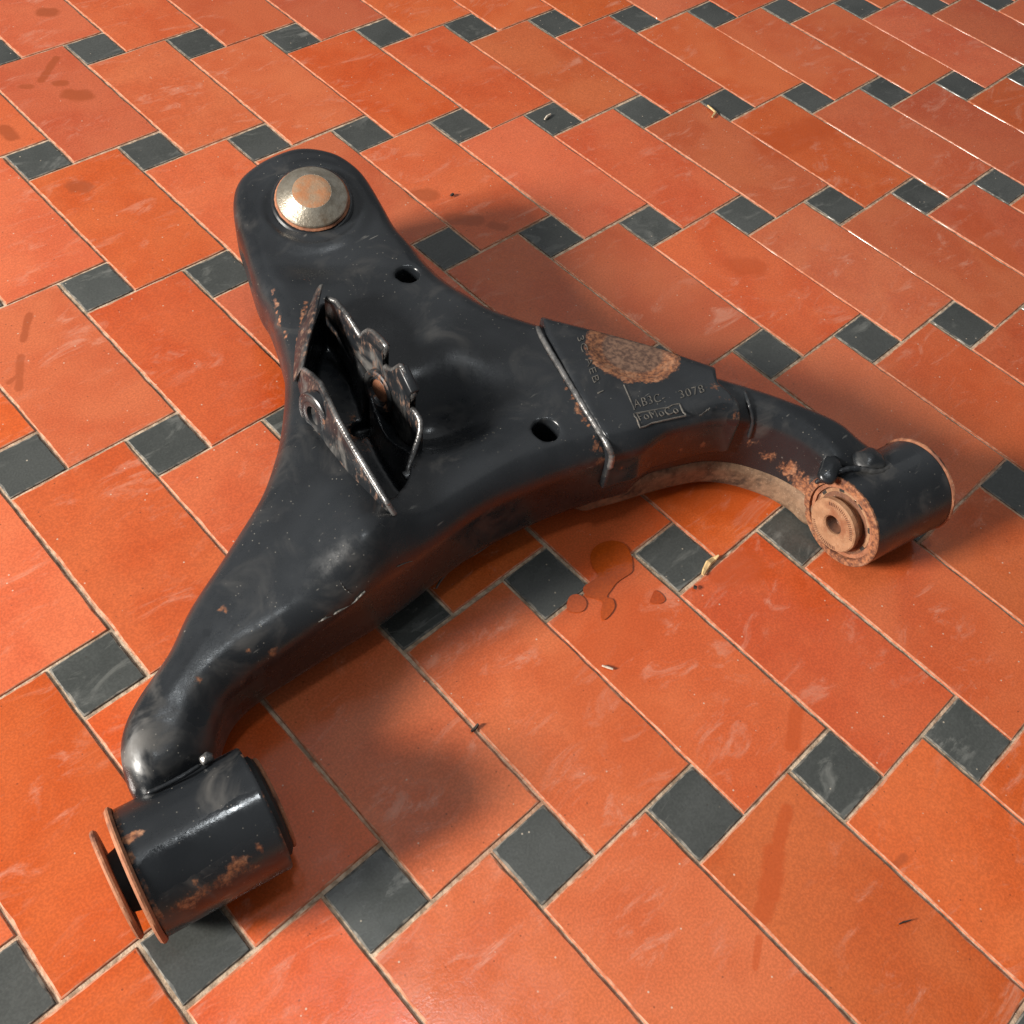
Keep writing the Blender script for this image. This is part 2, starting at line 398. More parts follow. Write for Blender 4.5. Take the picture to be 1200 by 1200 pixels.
def surface_nets(F, relax=2):
    S = F < 0
    c = S[:-1, :-1, :-1].astype(np.int8)
    for a in (0, 1):
        for b in (0, 1):
            for d in (0, 1):
                if a+b+d: c = c + S[a:S.shape[0]-1+a, b:S.shape[1]-1+b, d:S.shape[2]-1+d]
    act = (c > 0) & (c < 8)
    I = np.argwhere(act); idx = np.full(act.shape, -1, np.int32); idx[act] = np.arange(len(I))
    acc = np.zeros((len(I), 3)); cnt = np.zeros(len(I))
    corners = [(a, b, d) for a in (0, 1) for b in (0, 1) for d in (0, 1)]
    val = {k: F[I[:, 0]+k[0], I[:, 1]+k[1], I[:, 2]+k[2]].astype(np.float64) for k in corners}
    for k in corners:
        for ax in range(3):
            if k[ax]: continue
            k2 = tuple(v+(1 if q == ax else 0) for q, v in enumerate(k))
            f0, f1 = val[k], val[k2]; m = (f0 < 0) != (f1 < 0)
            t = np.where(m, f0/np.where(m, f0-f1, 1), 0)
            p = np.array(k, float)[None, :].repeat(len(I), 0); p[:, ax] += t
            acc[m] += p[m]; cnt[m] += 1
    V = I + acc/cnt[:, None]
    faces = []
    for ax in range(3):
        sl0 = [slice(None)]*3; sl1 = [slice(None)]*3; sl0[ax] = slice(0, -1); sl1[ax] = slice(1, None)
        a = S[tuple(sl0)]; b = S[tuple(sl1)]; E = np.argwhere(a != b)
        o1, o2 = [q for q in range(3) if q != ax]
        ok = (E[:, o1] > 0) & (E[:, o2] > 0) & (E[:, o1] < act.shape[o1]) & (E[:, o2] < act.shape[o2]); E = E[ok]
        def cell(d1, d2):
            q = E.copy(); q[:, o1] -= d1; q[:, o2] -= d2; return idx[q[:, 0], q[:, 1], q[:, 2]]
        quad = np.stack([cell(1, 1), cell(0, 1), cell(0, 0), cell(1, 0)], 1)
        ins = a[tuple(E.T)]
        flip = ~ins if ax != 1 else ins
        quad[flip] = quad[flip][:, ::-1]
        faces.append(quad)
    Q = np.vstack(faces)
    for _ in range(relax):
        s = np.zeros_like(V); k = np.zeros(len(V))
        for a, b in ((0, 1), (1, 2), (2, 3), (3, 0)):
            np.add.at(s, Q[:, a], V[Q[:, b]]); np.add.at(k, Q[:, a], 1)
            np.add.at(s, Q[:, b], V[Q[:, a]]); np.add.at(k, Q[:, b], 1)
        V = .4*V + .6*s/np.maximum(k, 1)[:, None]
    V = V*H + np.array([X0, Y0, Z0])
    return V, Q

def gauss2(p, rx, ry=None, az=0):
    ry = ry or rx
    a = math.radians(az); dx, dy = GX-p[0], GY-p[1]
    u = dx*math.cos(a)+dy*math.sin(a); v = -dx*math.sin(a)+dy*math.cos(a)
    return np.exp(-((u/rx)**2 + (v/ry)**2)).astype(np.float32)

# ------------------------------------------------------------------ control arm: shell
outline = []
for x, y, z in [
    (290, 297, 1.62), (281, 267, 1.70), (278, 240, 1.78), (283, 220, 1.88), (298, 200, 2.05), (318, 185, 2.18), (350, 175, 2.25), (390, 181, 2.22), (415, 195, 2.15), (432, 212, 2.08),
    (450, 242, 1.98), (463, 266, 1.92), (482, 287, 1.88), (500, 310, 1.84), (522, 332, 1.82), (550, 351, 1.8), (580, 367, 1.8), (628, 382, 1.78),
    (690, 396, 1.8), (760, 415, 1.8), (830, 440, 1.75), (873, 453, 1.7), (935, 473, 1.6), (985, 491, 1.5), (1012, 511, 1.4), (1040, 533, 1.2), (1050, 560, 1.0),
    (1010, 590, .9), (965, 612, .2), (942, 611, .06), (925, 596, .07), (897, 580, .10), (860, 567, .16), (831, 562, .22), (807, 563, .26), (767, 571, .33), (729, 582, .38), (692, 591, .42), (660, 600, .45),
    (620, 616, .45), (562, 645, .45), (507, 686, .42), (448, 731, .42), (364, 783, .40), (304, 822, .38), (276, 848, .36), (262, 872, .35), (252, 900, .4),
    (240, 925, .6), (190, 950, .8), (164, 935, .95), (152, 898, 1.05), (154, 866, 1.1), (171, 831, 1.12), (206, 780, 1.15), (231, 728, 1.2), (273, 661, 1.3), (311, 598, 1.4), (327, 555, 1.45),
    (334, 523, 1.5), (338, 485, 1.55), (339, 455, 1.6), (337, 427, 1.65), (328, 389, 1.75), (316, 355, 1.8), (302, 327, 1.9)]:
    outline.append(at(x, y, z)[:2])
OUT = spline(outline, True, 6)
d2 = poly_sdf(OUT) - .07
top_pts = [(at(x, y, z)[0], at(x, y, z)[1], z) for x, y, z in [
    (367, 235, 2.18), (300, 240, 2.08), (430, 250, 2.10), (360, 185, 2.36), (310, 200, 2.24), (420, 205, 2.28), (360, 290, 2.02), (430, 325, 2.04), (312, 310, 1.98), (345, 430, 1.98), (480, 310, 2.04), (560, 400, 2.08), (480, 480, 2.08),
    (640, 500, 2.0), (640, 390, 2.0), (740, 470, 2.0), (740, 420, 1.98), (840, 480, 1.95), (900, 490, 1.86), (950, 515, 1.74), (1000, 540, 1.52), (1020, 550, 1.38), (430, 645, 2.05), (330, 650, 1.86), (250, 760, 1.68), (300, 770, 1.62),
    (200, 850, 1.55), (200, 900, 1.45), (220, 920, 1.3), (560, 570, 1.98), (620, 570, 1.9), (480, 640, 1.95), (390, 720, 1.75)]]
zt = tps(top_pts)
bot_pts = [(at(x, y, z)[0], at(x, y, z)[1], z) for x, y, z in [
    (367, 240, 1.0), (290, 260, .92), (360, 190, 1.15), (430, 330, .8), (340, 450, .7), (500, 480, .62), (600, 400, .65), (560, 600, .32), (740, 480, .34), (860, 520, .14), (900, 560, .06), (950, 575, .02), (1010, 590, .02), (830, 540, .16),
    (420, 680, .32), (330, 740, .28), (250, 800, .22), (200, 880, .2), (700, 560, .3)]]
zb = tps(bot_pts)
CAP = at(366, 232, 2.31)                                                             # centre of the joint's cap
TILT = np.array([math.cos(math.radians(234))*math.sin(math.radians(19)), math.sin(math.radians(234))*math.sin(math.radians(19)), math.cos(math.radians(19))])
rc = np.sqrt((GX-CAP[0])**2 + (GY-CAP[1])**2)
sm = lambda v, a, b: (lambda t: t*t*(3-2*t))(np.clip((v-a)/(b-a), 0, 1))
def hpt(x, y, z): return at(x, y, z)
zt += .045*sm(rc, 1.10, .86) - .04*sm(rc, .86, .76)                                 # raised seat round the joint
zt -= .10*gauss2(hpt(362, 303, 2.0), .95, .42, -42)                                 # hollow below the head
zt -= .85*gauss2(hpt(503, 484, 1.8), .66, .98, 60)                                 # pressed bowl beside the bracket
zt -= .20*gauss2(hpt(455, 400, 2.1), .6, .9, 60)
zt += .24*gauss2(hpt(428, 628, 2.05), .62, .50, 20)
zt -= .10*gauss2(hpt(360, 590, 1.9), .7, .5, 30)
zt += .05*gauss2(hpt(590, 540, 2.0), 1.2, .35, 5)
zt += .06*gauss2(hpt(520, 395, 2.1), .35, .5, 60)
right = sm(GX, 3.3, 3.9)                                                             # along the right arm the upper shell stands in from the lower one
near = sm(GY - (zt*0 + at(800, 500, 1)[1]), 1.2, .2)
rad = np.full(GX.shape, .43, np.float32) - .12*right
rad = rad*(1-sm(rc, 2.1, 1.5)*.1)
body = slab(d2 + .10*right, zt, zb, rad)

# holes and the pocket between the two brackets
POCKET = [at(x, y, 2.05)[:2] for x, y in [(379, 352), (394, 366), (412, 402), (434, 455), (462, 503), (479, 527), (479, 556), (455, 588), (432, 560), (406, 520), (381, 478), (362, 452), (355, 432), (365, 388)]]
pk = poly_sdf(spline(POCKET, True, 4))
pocket_floor = .80
cut = np.maximum((pk - .0)[:, :, None], np.maximum(zb + .28, pocket_floor)[:, :, None] - gz[None, None, :])
body = np.maximum(body, -cut)
RA = np.array([5.552, -16.992, .80]); RLn = 1.66; AXR = np.array([math.cos(-.21), math.sin(-.21), 0])
sa = (GX-RA[0])*AXR[0] + (GY-RA[1])*AXR[1]; ta = -(GX-RA[0])*AXR[1] + (GY-RA[1])*AXR[0]
front = np.maximum(sa - .05, ta - .45)[:, :, None]
body = np.maximum(body, -front).astype(np.float32)
def drill(F, p, r, z_lo, r2=None, az=0):
    if r2: # slot
        a = math.radians(az); u = (GX-p[0])*math.cos(a)+(GY-p[1])*math.sin(a); v = -(GX-p[0])*math.sin(a)+(GY-p[1])*math.cos(a)
        d = np.sqrt(np.maximum(np.abs(u)-r2, 0)**2 + v**2) - r
    else: d = np.sqrt((GX-p[0])**2+(GY-p[1])**2) - r
    return np.maximum(F, -np.maximum(d[:, :, None], (z_lo-gz)[None, None, :]))
HOLE1, HOLE2 = at(478, 322, 2.02), at(640, 503, 2.0)
body = drill(body, HOLE1, .20, .9); body = drill(body, HOLE2, .205, .5)
SLOT = at(436, 497, .92)
body = drill(body, SLOT, .14, float(zb[int((SLOT[0]-X0)/H), int((SLOT[1]-Y0)/H)]) + .08, .20, -20)

def sample(F, P):
    q = (np.asarray(P) - np.array([X0, Y0, Z0]))/H; i = np.clip(np.round(q).astype(int), 0, np.array(F.shape)-1)
    return F[i[:, 0], i[:, 1], i[:, 2]]
def hit(F, x, y, lift=0.0):
    """where the sight line through photo position (x, y) meets the volume F"""
    d = CR.T @ np.array([(x-600)/CF, (y-600)/CF, 1.0]); d = d/np.linalg.norm(d)
    t0 = (3.19-CC[2])/d[2]; t1 = (0.0-CC[2])/d[2]
    T = np.arange(t0, t1, .01); P = CC + T[:, None]*d
    v = sample(F, P); k = np.argmax(v < 0) if (v < 0).any() else None
    if k is None: return at(x, y, .02)
    q = (P[k] - np.array([X0, Y0, Z0]))/H
    p = P[max(k-1, 0)] if k else P[k]
    return p - d*lift

ROOT = np.array([1.0, -12.0, 0.0])
arm = bpy.data.objects.new('control_arm', None); C.objects.link(arm); arm.location = Vector(ROOT)*SC
arm.empty_display_size = .05
tag(arm, 'black painted steel car suspension control arm with rusty bushings lying on the red tiles', 'suspension arm')

def blobs(V, F, L):
    a = np.zeros(len(V))
    for x, y, r, s in L:
        p = hit(F, x, y); d = ((V-p)**2).sum(1); a = np.maximum(a, s*np.exp(-d/(r*r)))
    return a
BV, BQ = surface_nets(body)
rust = blobs(BV, body, [*[(358-t*9+random.uniform(-1.5, 1.5), 355+t*50, random.uniform(.05, .09), random.uniform(.55, .75)) for t in np.arange(0, 1.01, .09)], *[(319+t*13+random.uniform(-2, 2), 342+t*52, random.uniform(.06, .11), random.uniform(.55, .75)) for t in np.arange(0, 1.01, .09)], (358, 327, .10, .72), (262, 715, .10, .7), (320, 765, .10, .72), (290, 763, .07, .66),
    (232, 797, .09, .6), (285, 800, .09, .55), *[(641+t*63+random.uniform(-2, 2), 408+t*118, random.uniform(.05, .09), random.uniform(.5, .62)+.25*t) for t in np.arange(0, 1.01, .055)], (700, 525, .15, .7), (704, 540, .13, .7), (880, 520, .25, .5), (900, 535, .22, .6), (925, 550, .25, .8), (940, 570, .3, 1.0), (935, 590, .3, 1.), (765, 547, .15, .55)])
inside = (sample(np.broadcast_to(pk[:, :, None], body.shape), BV) < -.03) & (BV[:, 2] < 1.55)
rust = np.where(inside, .10 + .62*np.exp(-((BV[:, 2]-.9)/.25)**2)*np.exp(-((BV[:, 0]-SLOT[0]+.1)**2 + (BV[:, 1]-SLOT[1]+.1)**2)/.55**2), rust)
su = (BV[:, 0]-SLOT[0])*math.cos(math.radians(-20)) + (BV[:, 1]-SLOT[1])*math.sin(math.radians(-20)); sv = -(BV[:, 0]-SLOT[0])*math.sin(math.radians(-20)) + (BV[:, 1]-SLOT[1])*math.cos(math.radians(-20))
rust = np.where((np.hypot(np.maximum(abs(su)-.20, 0), sv) < .15) & (BV[:, 2] < 1.3), -1.5, rust)  # slot bottom kept black, painting in the darkness of an open hole
dust = blobs(BV, body, [(700, 530, .4, .9), (690, 500, .3, .6), (560, 560, .8, .6), (880, 510, .5, .8), (300, 780, .7, .4), (930, 560, .5, 1.2), (160, 880, .6, 1.1), (168, 850, .5, 1.0), (162, 915, .5, 1.0)])  # last three blobs, on the elbow, are added to dull the window highlight
wet = blobs(BV, body, [(455, 308, .22, .75), (500, 408, .15, .9), (242, 740, .12, .6), (232, 835, .25, .55), (475, 302, .16, .8)])
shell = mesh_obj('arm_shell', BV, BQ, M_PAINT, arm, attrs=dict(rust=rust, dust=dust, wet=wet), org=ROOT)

def blank(o, rust=0., dust=0., wet=0.):
    for k, v in (('rust', rust), ('dust', dust), ('wet', wet)):
        n_ = len(o.data.vertices); a = o.data.attributes.new(k, 'FLOAT', 'POINT')
        a.data.foreach_set('value', np.full(n_, v, np.float32) if np.isscalar(v) else np.asarray(v, np.float32))

# reinforcing plate wrapped over the right arm
PL = [at(x, y, 2.05)[:2] for x, y in [(626, 340), (634, 372), (639, 392), (681, 470), (702, 503), (717, 524), (736, 580), (800, 590), (880, 560), (880, 505), (879, 488), (866, 466), (843, 447), (841, 434), (850, 380), (760, 330)]]
pl2 = poly_sdf(np.array(PL))
body_plate = slab(d2 + .10*right - .10, zt + .10, zb, rad*.8 + .02)
RC = at(742, 408, 2.08)
rd = np.sqrt((GX-RC[0])**2 + (GY-RC[1])**2)
zl = at(790, 530, 1.0)[2]
plate_f = np.maximum(np.maximum(body_plate, (pl2+.02)[:, :, None]), (1.02 - gz)[None, None, :] + 0*pl2[:, :, None])
dish = np.maximum((rd-.74)[:, :, None], (zt+.10-.055*sm(rd, .8, .5))[:, :, None]*-1 + gz[None, None, :]*1.0)
plate_f = np.maximum(plate_f, -np.maximum((rd-.78)[:, :, None], gz[None, None, :]*-1 + (zt + .10 - .06*sm(rd, .78, .45))[:, :, None])).astype(np.float32)
PV, PQ = surface_nets(plate_f, 1)
ring = np.exp(-((np.hypot(PV[:, 0]-RC[0], PV[:, 1]-RC[1])-.66)/.16)**2)*.95
rq = np.hypot(PV[:, 0]-RC[0], PV[:, 1]-RC[1]); disc = (rq < .72)*1.1
pr_ = np.maximum(np.maximum(ring, disc), blobs(PV, plate_f, [(795, 528, .12, .8), (823, 521, .10, .8), (790, 540, .10, .6), (760, 545, .12, .62), (730, 548, .10, .6), (830, 533, .12, .6), (838, 452, .22, .5), (850, 468, .22, .52), (862, 485, .12, .55), (843, 440, .12, .5)]))
pd = np.maximum(blobs(PV, plate_f, [(720, 420, .5, .6), (700, 440, .4, .5), (730, 540, .3, .5)]), 1.7*sm(rq, .68, .42))
pw = blobs(PV, plate_f, [(840, 445, .2, .8), (862, 490, .2, .8), (850, 470, .2, .9)])
plate = mesh_obj('reinforcing_plate', PV, PQ, M_PAINT, arm, attrs=dict(rust=pr_, dust=pd, wet=pw), org=ROOT)
plate['label'] = 'folded reinforcing plate with a round rust patch and stamped lettering'

# lower half shell showing as a rusty ledge below the right arm
bd = at(676, 597, .4)
low_mask = sm(GX + .35*(GY+14), bd[0]-.02 + .35*(bd[1]+14), bd[0]+.14 + .35*(bd[1]+14))
low_f = slab(d2 + .02 + (1-low_mask)*.6, zb + .58, zb - .05, np.full(GX.shape, .2, np.float32))
low_f = np.maximum(np.maximum(low_f, (bd[0]-.1 - GX)[:, :, None]), -front).astype(np.float32)
LV, LQ = surface_nets(low_f, 1)
lower = mesh_obj('lower_shell', LV, LQ, M_EARTH, arm, org=ROOT)
lower['label'] = 'mud and rust coated lower half of the right arm'

# ------------------------------------------------------------------ turned parts along an axis
def lathe(name, c, axis, prof, mat, parent, seg=72, smooth_ang=40, wob=0.0, attrs=None):
    """prof: list of (s along axis, r); closed solids start and end at r = 0 or join up"""
    axis = np.array(axis, float)/np.linalg.norm(axis)
    up = np.array([0, 0, 1.]) if abs(axis[2]) < .9 else np.array([1., 0, 0])
    t = np.cross(up, axis); t /= np.linalg.norm(t); b_ = np.cross(axis, t)
    V = []; F = []
    k = len(prof)
    for i in range(seg):
        a = 2*math.pi*i/seg
        for (s, r) in prof:
            rr = r + (rng.normal(0, wob) if wob and r > 1e-6 else 0)
            V.append(np.array(c) + axis*s + rr*(math.cos(a)*t + math.sin(a)*b_))
    for i in range(seg):
        j = (i+1) % seg
        for q in range(k-1): F.append((i*k+q, i*k+q+1, j*k+q+1, j*k+q))
    V = np.array(V)
    o = mesh_obj(name, V, F, mat, parent, org=None)
    me = o.data
    bm = bmesh.new(); bm.from_mesh(me); bmesh.ops.remove_doubles(bm, verts=bm.verts[:], dist=1e-6); bmesh.ops.recalc_face_normals(bm, faces=bm.faces[:]); bm.to_mesh(me); bm.free()
    off = Vector(-ROOT)*SC if parent is not None else Vector((0, 0, 0))
    me.transform(Matrix.Translation(off))
    me.polygons.foreach_set('use_smooth', np.ones(len(me.polygons), dtype=bool)); me.set_sharp_from_angle(angle=math.radians(smooth_ang))
    return o
def mverts(o):
    n_ = len(o.data.vertices); a = np.zeros(n_*3, np.float32); o.data.vertices.foreach_get('co', a); return a.reshape(-1, 3)/SC + ROOT
def ring_prof(s0, s1, ro, ri, bev=.02):
    return [(s0, ri), (s0, ro-bev), (s0+bev, ro), (s1-bev, ro), (s1, ro-bev), (s1, ri), (s0, ri)]
def dense(prof, n):
    out = []
    for (a, b) in zip(prof[:-1], prof[1:]):
        for t in np.arange(n)/n: out.append((a[0]+(b[0]-a[0])*t, a[1]+(b[1]-a[1])*t))
    out.append(prof[-1]); return out

AZ = -.19
AX = np.array([math.cos(AZ), math.sin(AZ), 0])
# left bushing
LA = np.array([-5.54, -14.62, .86]); LL = 1.58
o = lathe('bushing_sleeve', LA, AX, [(0, .70), (0, .80), (.015, .81)] + [(.015 + (LL-.03)*i/40, .81) for i in range(1, 40)] + [(LL-.015, .81), (LL, .80), (LL, .70), (0, .70)], M_PAINT, arm, 128)
V = mverts(o); s = (V-LA)@AX; rel = V-LA-s[:, None]*AX; T = np.array([-AX[1], AX[0], 0]); ang = np.degrees(np.arctan2(rel@np.array([0, 0, 1.]), -(rel@T)))
nz = rng.rand(1)
rustS = np.maximum.reduce([.80*np.exp(-((s-.98)/.20)**2-((ang-36)/11)**2), .72*np.exp(-((s-.36)/.26)**2-((ang-27)/11)**2), .78*np.exp(-((s-1.30)/.09)**2-((ang-41)/8)**2), .74*np.exp(-((s-1.16)/.10)**2-((ang-26)/7)**2), .74*np.exp(-((s-.52)/.06)**2-((ang-40)/7)**2), .58*np.exp(-((s-.8)/.7)**2-((ang-30)/14)**2), 1.2*np.exp(-((s-.10)/.12)**2-((ang-99)/5)**2), .5*(np.abs(s-.8) > .74)])
wetS = .9*np.exp(-((s-.85)/.9)**4 - ((ang-67-6*(s-.8))/19)**4)
blank(o, rustS, .7, wetS)
o['label'] = 'left sleeve, its top wet with glossy oil'
for nm, c, ax, pf, mt in [
    ('bushing_flange', LA, AX, ring_prof(-.085, .0, .862, .35, .03), M_RUST),
    ('bushing_washer', LA - AX*.27 + np.array([0, 0, .02]), AX + np.array([.01, .03, -.02]), ring_prof(-.04, .035, .69, .2, .025), M_RUST),
    ('bushing_core', LA, AX, [(-.26, 0), (-.26, .36), (-.05, .42), (LL+.15, .40), (LL+.15, 0)], M_RUBBER_DARK),
    ('rubber_lip', LA + AX*LL, AX, [(-.1, 0), (-.1, .68), (.06, .66), (.10, .60), (.10, 0)], M_RUBBER_DARK),
    ('end_washer', LA + AX*(LL+.10), AX, ring_prof(0, .05, .60, .2, .015), M_RUST)]:
    lathe(nm, c, ax, pf, mt, arm, 72, 35, .002 if mt is M_RUST else 0)
# right bushing
o = lathe('bushing_sleeve', RA, AXR, [(0, .66), (0, .775), (.015, .79)] + [(.015 + (RLn-.03)*i/36, .79) for i in range(1, 36)] + [(RLn-.015, .79), (RLn, .77), (RLn, .66), (0, .66)], M_PAINT, arm, 128)
V = mverts(o); s = (V-RA)@AXR; rel = V-RA-s[:, None]*AXR; T = np.array([-AXR[1], AXR[0], 0]); rr = np.linalg.norm(rel, axis=1); ang = np.degrees(np.arctan2(rel@np.array([0, 0, 1.]), -(rel@T)))
rustS = np.maximum.reduce([.9*(s < .02)*(rr < .80), .50*np.exp(-((ang+8)/16)**2)*np.exp(-((s-.85)/.8)**2), .6*np.exp(-((s-.03)/.05)**2)])
blank(o, rustS, .3, .8*np.exp(-((s-1.2)/.35)**2-((ang-100)/25)**2))
o['label'] = 'right sleeve with a tan rusted front rim'
for nm, c, pf, mt in [
    ('bushing_ring', RA, ring_prof(.05, .14, .67, .585, .02), M_RUST),
    ('rubber_bush', RA, [(.09, .0), (.09, .64), (RLn-.05, .64), (RLn-.05, 0)], M_DKRUST),
    ('bushing_ring', RA, ring_prof(.085, .16, .57, .50, .02), M_TAN)]:
    lathe(nm, RA, AXR, pf, mt, arm, 72, 35, .003)
core = lathe('bushing_core', RA, AXR, [(.2, .40), (-.02, .41), (-.06, .47), (-.14, .47), (-.16, .45), (-.16, .19), (-.13, .165), (.9, .165)], M_TAN, arm, 72, 35, .0015)
core['label'] = 'protruding tan rusted bushing core with a bolt hole'
lathe('bolt_hole', RA, AXR, [(.30, 0), (.30, .162), (-.10, .162)], M_DKRUST, arm, 32)  # dark rust lining also paints in the shade inside the hole
lathe('bushing_flange', RA + AXR*RLn, AXR, ring_prof(0, .07, .815, .3, .02), M_RUST, arm, 72, 35, .004)
# knurl ticks pressed round the core face, notches round the ring
t_ = np.cross([0, 0, 1.], AXR); b_ = np.cross(AXR, t_)
V = []; F = []
def tick(c, rad_dir, tan_dir, nrm, l, w_, h_):
    k = len(V)
    for z in (0, h_):
        for a, b in ((-1, -1), (1, -1), (1, 1), (-1, 1)): V.append(np.array(c) + rad_dir*a*l/2 + tan_dir*b*w_/2 + nrm*z)
    F.extend([(k, k+1, k+2, k+3), (k+4, k+5, k+6, k+7), (k, k+1, k+5, k+4), (k+1, k+2, k+6, k+5), (k+2, k+3, k+7, k+6), (k+3, k, k+4, k+7)])
for i in range(72):
    a = 2*math.pi*i/72
    if not (10 < i < 34 or 46 < i < 66): continue
    rd_ = math.cos(a)*t_ + math.sin(a)*b_; td = -math.sin(a)*t_ + math.cos(a)*b_
    tick(RA - AXR*.158 + rd_*.40, rd_, td, -AXR, .055, .012, .012)
o = mesh_obj('knurl_marks', V, F, M_DKRUST, core, smooth=False, org=ROOT); fix_normals(o); o['kind'] = 'stuff'
for i in range(8):
    a = 2*math.pi*(i+.3)/8; rd_ = math.cos(a)*t_ + math.sin(a)*b_; td = -math.sin(a)*t_ + math.cos(a)*b_
    V = []; F = []; tick(RA + AXR*.092 + rd_*.535, rd_, td, -AXR, .05, .10, .012)
    o = mesh_obj('notch', V, F, M_GRIT, arm, smooth=False, org=ROOT); fix_normals(o)

# ------------------------------------------------------------------ ball joint
ball = lathe('ball_joint', CAP, TILT, [(-2.4, 0), (-2.4, .17), (-1.8, .2), (-1.6, .30), (-1.5, .55), (-1.2, .60), (-.30, .70), (-.09, .70), (-.06, .67), (-.05, .0)], M_PAINT, arm, 96, 30)
blank(ball); ball['label'] = 'black ball joint housing with its stud down to the floor'
lathe('cap_rim', CAP, TILT, ring_prof(-.055, .0, .635, .3, .022), M_RUST, ball, 96, 30, .003)
lathe('joint_cap', CAP, TILT, [(-.03, 0), (-.03, .605), (.035, .60), (.055, .585), (.11, .48), (.19, .345), (.20, .33), (.20, .0)], M_STEEL, ball, 96, 25)
lathe('cap_crown', CAP, TILT, [(.195, .335), (.203, .32), (.210, .20), (.212, 0)], M_CAPTOP, ball, 72, 30)

def bead(pts, r, mat, name='weld_bead', seg=9, rip=.25, squash=1.0, par=None):
    P = spline(np.array(pts), False, 10) if len(pts) > 2 else np.array(pts)
    V = []; F = []
    n_ = len(P)
    for i in range(n_):
        d = P[min(i+1, n_-1)] - P[max(i-1, 0)]; d /= np.linalg.norm(d)
        a = np.cross(d, [0, 0, 1.]); a /= np.linalg.norm(a); b = np.cross(a, d)
        e = min(1, math.sqrt(max(0.02, min(i, n_-1-i)/2.5)))
        rr = r*e*(1 + rip*.5*math.sin(i*1.9) + rng.normal(0, rip*.25))
        for k in range(seg):
            t = 2*math.pi*k/seg; V.append(P[i] + rr*(math.cos(t)*a + squash*math.sin(t)*b))
    for i in range(n_-1):
        for k in range(seg): k2 = (k+1) % seg; F.append((i*seg+k, i*seg+k2, (i+1)*seg+k2, (i+1)*seg+k))
    F.append(tuple(range(seg))); F.append(tuple(range((n_-1)*seg, n_*seg)))
    o = mesh_obj(name, V, F, mat, par or arm, org=ROOT); fix_normals(o); blank(o, .1, .3)
    return o
# ------------------------------------------------------------------ shock absorber brackets
def bracket(name, pts, normal_shift, thick, label, bev=.03):
    P = np.array([at(x, y, z) for x, y, z in pts])
    n_ = len(P); sh = np.array(normal_shift)*thick
    bm = bmesh.new()
    a = [bm.verts.new((p-ROOT)*SC) for p in P]; b = [bm.verts.new((p+sh-ROOT)*SC) for p in P]
    bm.faces.new(a); bm.faces.new(b[::-1])
    for i in range(n_): j = (i+1) % n_; bm.faces.new((a[i], b[i], b[j], a[j]))
    bmesh.ops.recalc_face_normals(bm, faces=bm.faces[:])
    ed = [e for e in bm.edges if e.is_boundary is False and e.calc_face_angle(0) > .6]
    bmesh.ops.bevel(bm, geom=ed, offset=bev*SC, segments=2, affect='EDGES', profile=.5)
    bmesh.ops.triangulate(bm, faces=[f for f in bm.faces if len(f.verts) > 4])
    me = bpy.data.meshes.new(name); bm.to_mesh(me); bm.free()
    me.materials.append(M_WORN)
    me.polygons.foreach_set('use_smooth', np.ones(len(me.polygons), dtype=bool)); me.set_sharp_from_angle(angle=math.radians(50))
    o = bpy.data.objects.new(name, me); C.objects.link(o); o.parent = arm; o['label'] = label
    blank(o, .12, .5, 0)
    return o
AXB = np.array([math.cos(-.2), math.sin(-.2), 0])
def sight_plane(x, y, c, n_=AXB):
    d = CR.T @ np.array([(x-600)/CF, (y-600)/CF, 1.0]); return CC + d*((c - CC@n_)/(d@n_))
def sheet(name, rows, thick, label, rust=.12, par=None):
    """pressed plate: rows of points from top edge to bottom edge, given thickness along the bolt axis"""
    nr, nc = len(rows), len(rows[0]); Vf = [p for r_ in rows for p in r_]; m_ = len(Vf)
    V = Vf + [p + AXB*thick for p in Vf]; F = []
    for i in range(nr-1):
        for k in range(nc-1):
            q = (i*nc+k, i*nc+k+1, (i+1)*nc+k+1, (i+1)*nc+k); F.append(q); F.append(tuple(v+m_ for v in q[::-1]))
    edge = [k for k in range(nc)] + [i*nc+nc-1 for i in range(1, nr)] + [(nr-1)*nc+k for k in range(nc-2, -1, -1)] + [i*nc for i in range(nr-2, 0, -1)]
    for a, b in zip(edge, edge[1:]+edge[:1]): F.append((a, b, b+m_, a+m_))
    o = mesh_obj(name, V, F, M_WORN, par or arm, org=ROOT); fix_normals(o)
    bm = bmesh.new(); bm.from_mesh(o.data)
    bmesh.ops.bevel(bm, geom=[e for e in bm.edges if len(e.link_faces) == 2 and e.calc_face_angle(0) > .9], offset=.03*SC, segments=2, affect='EDGES', profile=.5)
    bm.to_mesh(o.data); bm.free()
    o.data.polygons.foreach_set('use_smooth', np.ones(len(o.data.polygons), dtype=bool)); o.data.set_sharp_from_angle(angle=math.radians(45))
    if label: o['label'] = label
    vv = mverts(o); tp = np.array(rows[0]); dm = np.sqrt(((vv[:, None, :]-tp[None])**2).sum(2)).min(1)
    blank(o, rust + .06 + .10*(dm < .09), 2.0, 0)
    if label and 'bracket plate' in label:
        bead([p_ + AXB*thick*.5 for p_ in rows[0]], .042, M_BEAD, 'worn_edge', 7, .12, par=o)
    return o
def dens(L, n_=4):
    out = []
    for a, b in zip(L[:-1], L[1:]):
        for t in np.arange(n_)/n_: out.append(tuple(np.array(a)*(1-t) + np.array(b)*t))
    return out + [L[-1]]
T1 = dens([(352, 434, 2.18), (362, 441, 2.40), (372, 451, 2.55), (391, 491, 2.64), (415, 533, 2.56), (449, 589, 2.36), (459, 605, 2.16)])
K1 = dens([(346, 458), (349, 480), (356, 503), (380, 534), (404, 564), (438, 601), (452, 612)])
